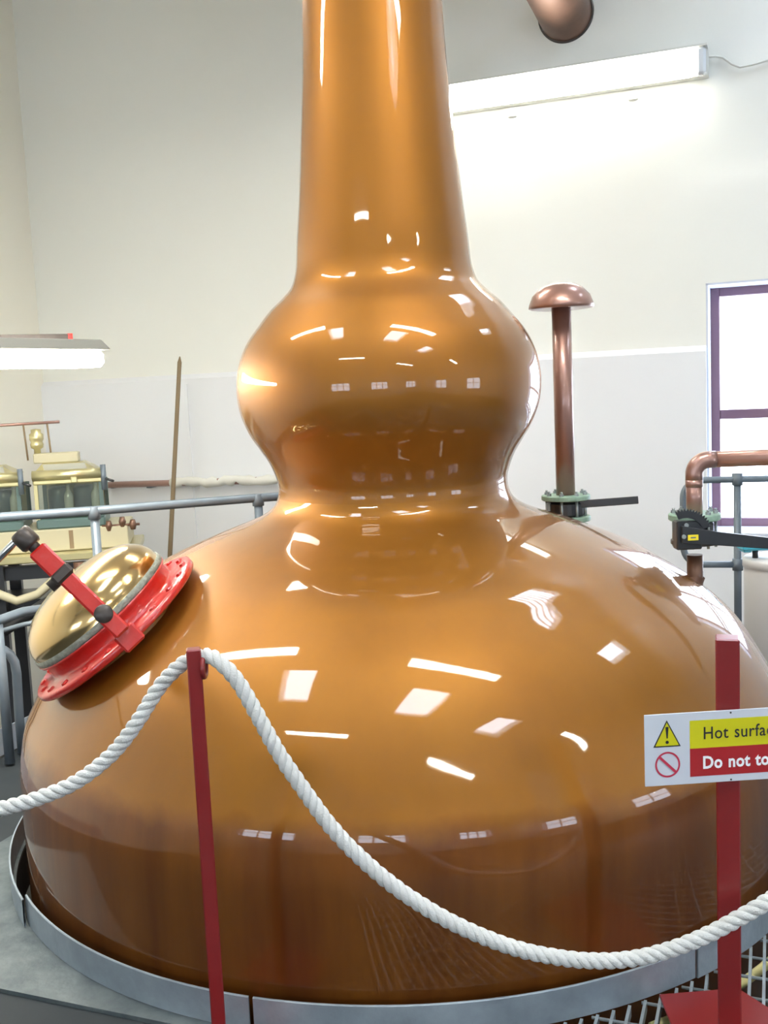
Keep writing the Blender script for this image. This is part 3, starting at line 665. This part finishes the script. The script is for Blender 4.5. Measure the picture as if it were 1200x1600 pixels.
# right rail by the window
g3 = thing('guard_rail', Vector((atz(1155, 1000, 0).x, 5.1, 0)), 'grey tubular guard rail in front of the window on the right', 'railing')
RY = 5.15
q1 = at(1152, 749, RY); zR = q1.z; zL = at(1152, 882, RY).z
rx0 = at(1066, 790, RY + .08).x
rd = Vector((1, -.25, 0)).normalized()
qp = Vector((q1.x, RY, 0)); st0 = qp - rd * (q1.x - rx0) / rd.x
rbd = .09
loop = [qp + rd * .9 + UP * zR] + [qp + UP * zR] + arc(st0 + UP * zR, rd, -UP, rbd, 8) + arc(st0 + UP * zL, UP, rd, rbd, 8) + [qp + UP * zL]
tube_part(loop, .017, 'rail_loop', g3)
tube_part([qp, qp + UP * zR], .019, 'post', g3)
for z_ in (zR, zL): MB().lathe([(.019, -.03), (.026, -.03), (.026, .03), (.019, .03)], qp + UP * z_, UP, 16).build('rail_fitting', 'rail_fit', g3)
MB().disc(.045, .01, qp - UP * .012, UP, 20).build('foot', 'rail_fit', g3)
g3.location = qp
for o in g3.children: o.matrix_parent_inverse = Matrix.Translation(g3.location).inverted()

# white drum and blue filter head
TY = 4.85; tc_ = at(1222, 900, TY); rt_ = (at(1222, 900, TY) - at(1164, 900, TY)).length
tz = at(1200, 871, TY).z
tk = thing('white_drum', Vector((tc_.x, TY, 0)), 'tall white plastic drum at the right edge behind the still', 'drum')
b_ = Vector((tc_.x, TY, 0))
MB().lathe([(0, -.012), (rt_ * .95, -.012), (rt_ * .97, 0), (rt_ * .97, tz - .045)], b_, UP, 40).build('barrel', 'tank', tk)
MB().lathe([(rt_ * .97, tz - .045), (rt_ * 1.01, tz - .043), (rt_ * 1.01, tz - .01), (rt_ * .97, tz), (0, tz + .004)], b_, UP, 40).build('lid', 'tank', tk)
fh = thing('filter_head', at(1185, 868, TY - .02), 'cyan plastic fitting with black stem on the white drum', 'fitting')
fh.location = Vector((at(1180, 868, TY).x, TY, tz))
fb = fh.location.copy()
MB().tube([fb, fb + UP * .045], .014, 14).build('stem', 'black', fh)
MB().box(fb + UP * .058 + Vector((.03, 0, 0)), .21, .10, .03).build('head', 'cyan', fh, .008)
MB().box(fb + UP * .048 + Vector((-.045, 0, 0)), .04, .06, .03).box(fb + UP * .048 + Vector((.09, 0, 0)), .05, .06, .03).build('port', 'cyan', fh, .004)

# ------------------------------------------------------------------ wall pipe, wooden pole
ca = onn(150, 763, NB - .12); cb = onn(268, 757, NB - .12); cc = onn(500, 745, NB - .12)
cz = cb.z
wp = thing('wall_pipe', rm(cb.dot(AL), NB - .12, cz), 'copper pipe along the back wall, half wrapped in white lagging', 'pipe')
aa, ab, ac = ca.dot(AL), cb.dot(AL), cc.dot(AL)
MB().tube([rm(aa, NB - .12, cz), rm(ac, NB - .12, cz + .03)], .024, 16).build('bare_pipe', 'pipe_copper', wp)
n = 24; lp = [rm(ab + (ac - ab) * i / n, NB - .12, cz + .012 + .012 * math.sin(i * 1.3) * (i % 3 - 1) + .02 * i / n) for i in range(n + 1)]
MB().tube(lp, [.034 + .006 * math.sin(i * 2.1) for i in range(n + 1)], 14).build('lagging', 'lagging', wp)
for a_ in (aa + .15, ab - .2, ab + .9, ac - .2):
    MB().box(rm(a_, NB - .075, cz - .01), .03, .10, .03, AL, N, UP).build('pipe_clip', 'rail_fit', wp)
pt = onn(281, 557, 6.2); pbm = onn(266, 858, 5.9); dz = (pbm - pt); pend = pt + dz * ((LOW - pt.z) / dz.z)
pt2 = pt
o = MB().tube([pend, pend.lerp(pt, .985), pt], [.017, .0145, .003], 10).build('wooden_pole', 'wood')
tag(o, 'tall thin wooden dipping pole standing upright behind the still', 'pole')

# ------------------------------------------------------------------ spirit safe on its table (left)
ang = math.radians(10)
U = Vector((math.cos(ang), math.sin(ang), 0)); V = Vector((-math.sin(ang), math.cos(ang), 0))
so = at(164, 806, 6.1)          # front right bottom corner
kz = 6.1 / 1600
SW, SH, SD = 104 * kz, 55 * kz, .36
safe = thing('spirit_safe', so, 'brass framed glass spirit safe with sloping lids on the cream plinth', 'spirit safe')
def sp2(u, v, z): return so + U * u + V * v + UP * z
def bay(u1):
    u0 = u1 - SW
    MB().box(sp2((u0 + u1) / 2, SD / 2, -.03), SW, SD, .06, U, V, UP).build('tray', 'safe_green', safe, .01)
    for u in (u0 + .012, u1 - .012):
        for v in (.012, SD - .012):
            MB().box(sp2(u, v, SH / 2), .022, .022, SH, U, V, UP).build('corner_post', 'safe_green' if v > .1 or u > u0 + .1 else 'safe_brass', safe)
    MB().box(sp2((u0 + u1) / 2, .006, SH * .5), SW - .05, .005, SH, U, V, UP).build('pane', 'safe_glass', safe)
    MB().box(sp2(u1 - .006, SD / 2, SH * .5), .005, SD - .05, SH, U, V, UP).build('pane', 'safe_glass', safe)
    MB().box(sp2((u0 + u1) / 2, SD - .01, SH * .5), SW - .05, .012, SH, U, V, UP).build('back_panel', 'safe_cream', safe)
    MB().box(sp2((u0 + u1) / 2, .0, SH + .02), SW, .035, .045, U, V, UP).build('top_beam', 'safe_brass', safe, .006)
    MB().tube([sp2(u0, -.005, SH + .05), sp2(u1, -.005, SH + .05)], .032, 16).build('roll_front', 'safe_brass', safe)
    h = .10; z0 = SH + .06
    vs = [sp2(u0, 0, z0), sp2(u1, 0, z0), sp2(u1 - .03, SD, z0), sp2(u0, SD, z0), sp2(u0 + .04, .16, z0 + .055), sp2(u1 - .12, .16, z0 + .055), sp2(u1 - .12, .30, z0 + .055), sp2(u0 + .04, .30, z0 + .055)]
    MB().add(vs, [(0, 1, 5, 4), (1, 2, 6, 5), (2, 3, 7, 6), (3, 0, 4, 7), (4, 5, 6, 7), (0, 3, 2, 1)]).build('lid', 'safe_brass', safe)
    e_ = (vs[5] - vs[0] + vs[4] - vs[1]).normalized()
    c_ = (vs[0] + vs[1] + vs[4] + vs[5]) / 4; X_ = U; Y_ = ((vs[4] + vs[5]) / 2 - (vs[0] + vs[1]) / 2); Ly = Y_.length; Y_.normalize()
    MB().box(c_ + X_.cross(Y_) * .004, SW * .62, Ly * .62, .004, X_, Y_).build('lid_pane', 'safe_glass_top', safe)
    for u in (u0 + SW * .30, u0 + SW * .68):
        MB().lathe([(0, 0), (.05, 0), (.065, .02), (.065, .15), (.055, .17), (0, .17)], sp2(u, SD * .5, .01), UP, 20).build('receiver', 'vessel', safe)
    for u in (u0 + SW * .46, u0 + SW * .86):
        MB().lathe([(0, 0), (.028, 0), (.028, .12), (.012, .15), (.012, .19), (0, .19)], sp2(u, SD * .3, .01), UP, 14).build('test_jar', 'safe_glass_top', safe)
    MB().box(sp2(u0 + SW * .6, -.03, SH + .02), .035, .02, .035, U, V, UP).build('padlock', 'safe_brass', safe, .004)
    MB().tube([sp2(u1 + .012, -.03, SH - .05), sp2(u1 + .012, -.03, SH + .10)], .016, 10).build('clamp_bolt', 'rail', safe)
    MB().tube([sp2(u1 + .012, -.03, SH + .02), sp2(u1 + .07, -.06, SH + .0)], .008, 8).build('clamp_handle', 'black', safe)
bay(0); bay(-SW - .075); bay(-2 * SW - .15)
tp = SH + .115
MB().box(sp2(-SW * .70, .22, tp + .03), SW * .66, .12, .06, U, V, UP).build('ridge_box', 'safe_cream', safe, .006)
MB().lathe([(0, 0), (.02, 0), (.02, .03), (.036, .04), (.04, .06), (.034, .075), (.042, .09), (.042, .12), (.03, .13), (.03, .15), (0, .155)], sp2(-SW * .98, .22, tp + .055), UP, 20).build('brass_lantern', 'safe_brass', safe)
for u in (-SW * 1.13, -SW * .78): MB().tube([sp2(u, .22, tp + .02), sp2(u - .01, .22, tp + .235)], .006, 8).build('rod_support', 'wood', safe)
MB().tube([sp2(-SW * .62, .22, tp + .245), sp2(-SW * 2.6, .22, tp + .235)], .009, 8).build('pointer_rod', 'pipe_copper', safe)
tb = thing('safe_table', Vector((so.x - .3, so.y, LOW)), 'cream plinth and yellow edged table under the spirit safe', 'table')
MB().box(sp2(-.62, .22, -.125), 1.50, .50, .13, U, V, UP).build('plinth', 'safe_cream', tb, .006)
MB().box(sp2(-.62, .20, -.215), 1.62, .66, .045, U, V, UP).build('table_top', 'safe_brass', tb, .006)
tl_ = so.z - .24 - LOW
for u in (.12, -.62, -1.36):
    for v in (-.08, .46):
        MB().box(sp2(u, v, -.24 - tl_ / 2), .07, .07, tl_, U, V, UP).build('leg', 'black', tb)
MB().box(sp2(-.62, -.04, -.30), 1.5, .05, .08, U, V, UP).build('apron', 'black', tb)
MB().box(sp2(-.62, .18, -.52), 1.5, .40, .10, U, V, UP).build('under_shelf', 'black', tb)
MB().box(sp2(-.20, -.026, -.125), .025, .01, .11, U, V, UP).build('strap', 'wood', tb)
dp = thing('drain_pipe', sp2(-.5, -.15, -.42), 'curved pale pipe hanging under the spirit safe table', 'pipe')
MB().tube([sp2(-.95, -.14, -.33), sp2(-.75, -.14, -.36), sp2(-.62, -.14, -.40), sp2(-.52, -.14, -.45), sp2(-.40, -.14, -.42), sp2(-.30, -.14, -.34), sp2(-.26, -.10, -.26)], .026, 12).build('hose', 'safe_cream', dp)
MB().tube([sp2(-.62, -.2, -.62), sp2(-.05, -.16, -.30)], .035, 12).build('dark_pipe', 'black', dp)
MB().tube([sp2(-.16, -.12, -.25), sp2(-.16, -.12, -.75)], .03, 12).build('copper_drop', 'old_copper', dp)
vv2 = thing('brass_cocks', sp2(.10, .1, -.02), 'small copper and brass cocks right of the spirit safe', 'valve')
for u, z_ in ((.02, .0), (.10, .02), (.16, .0)):
    MB().lathe([(0, -.03), (.014, -.03), (.022, 0), (.014, .03), (0, .03)], sp2(u, -.02, z_ - .06), UP, 12).build('cock', 'old_copper', vv2)
MB().tube([sp2(-.02, -.02, -.06), sp2(.20, -.02, -.06)], .008, 8).build('manifold', 'old_copper', vv2)
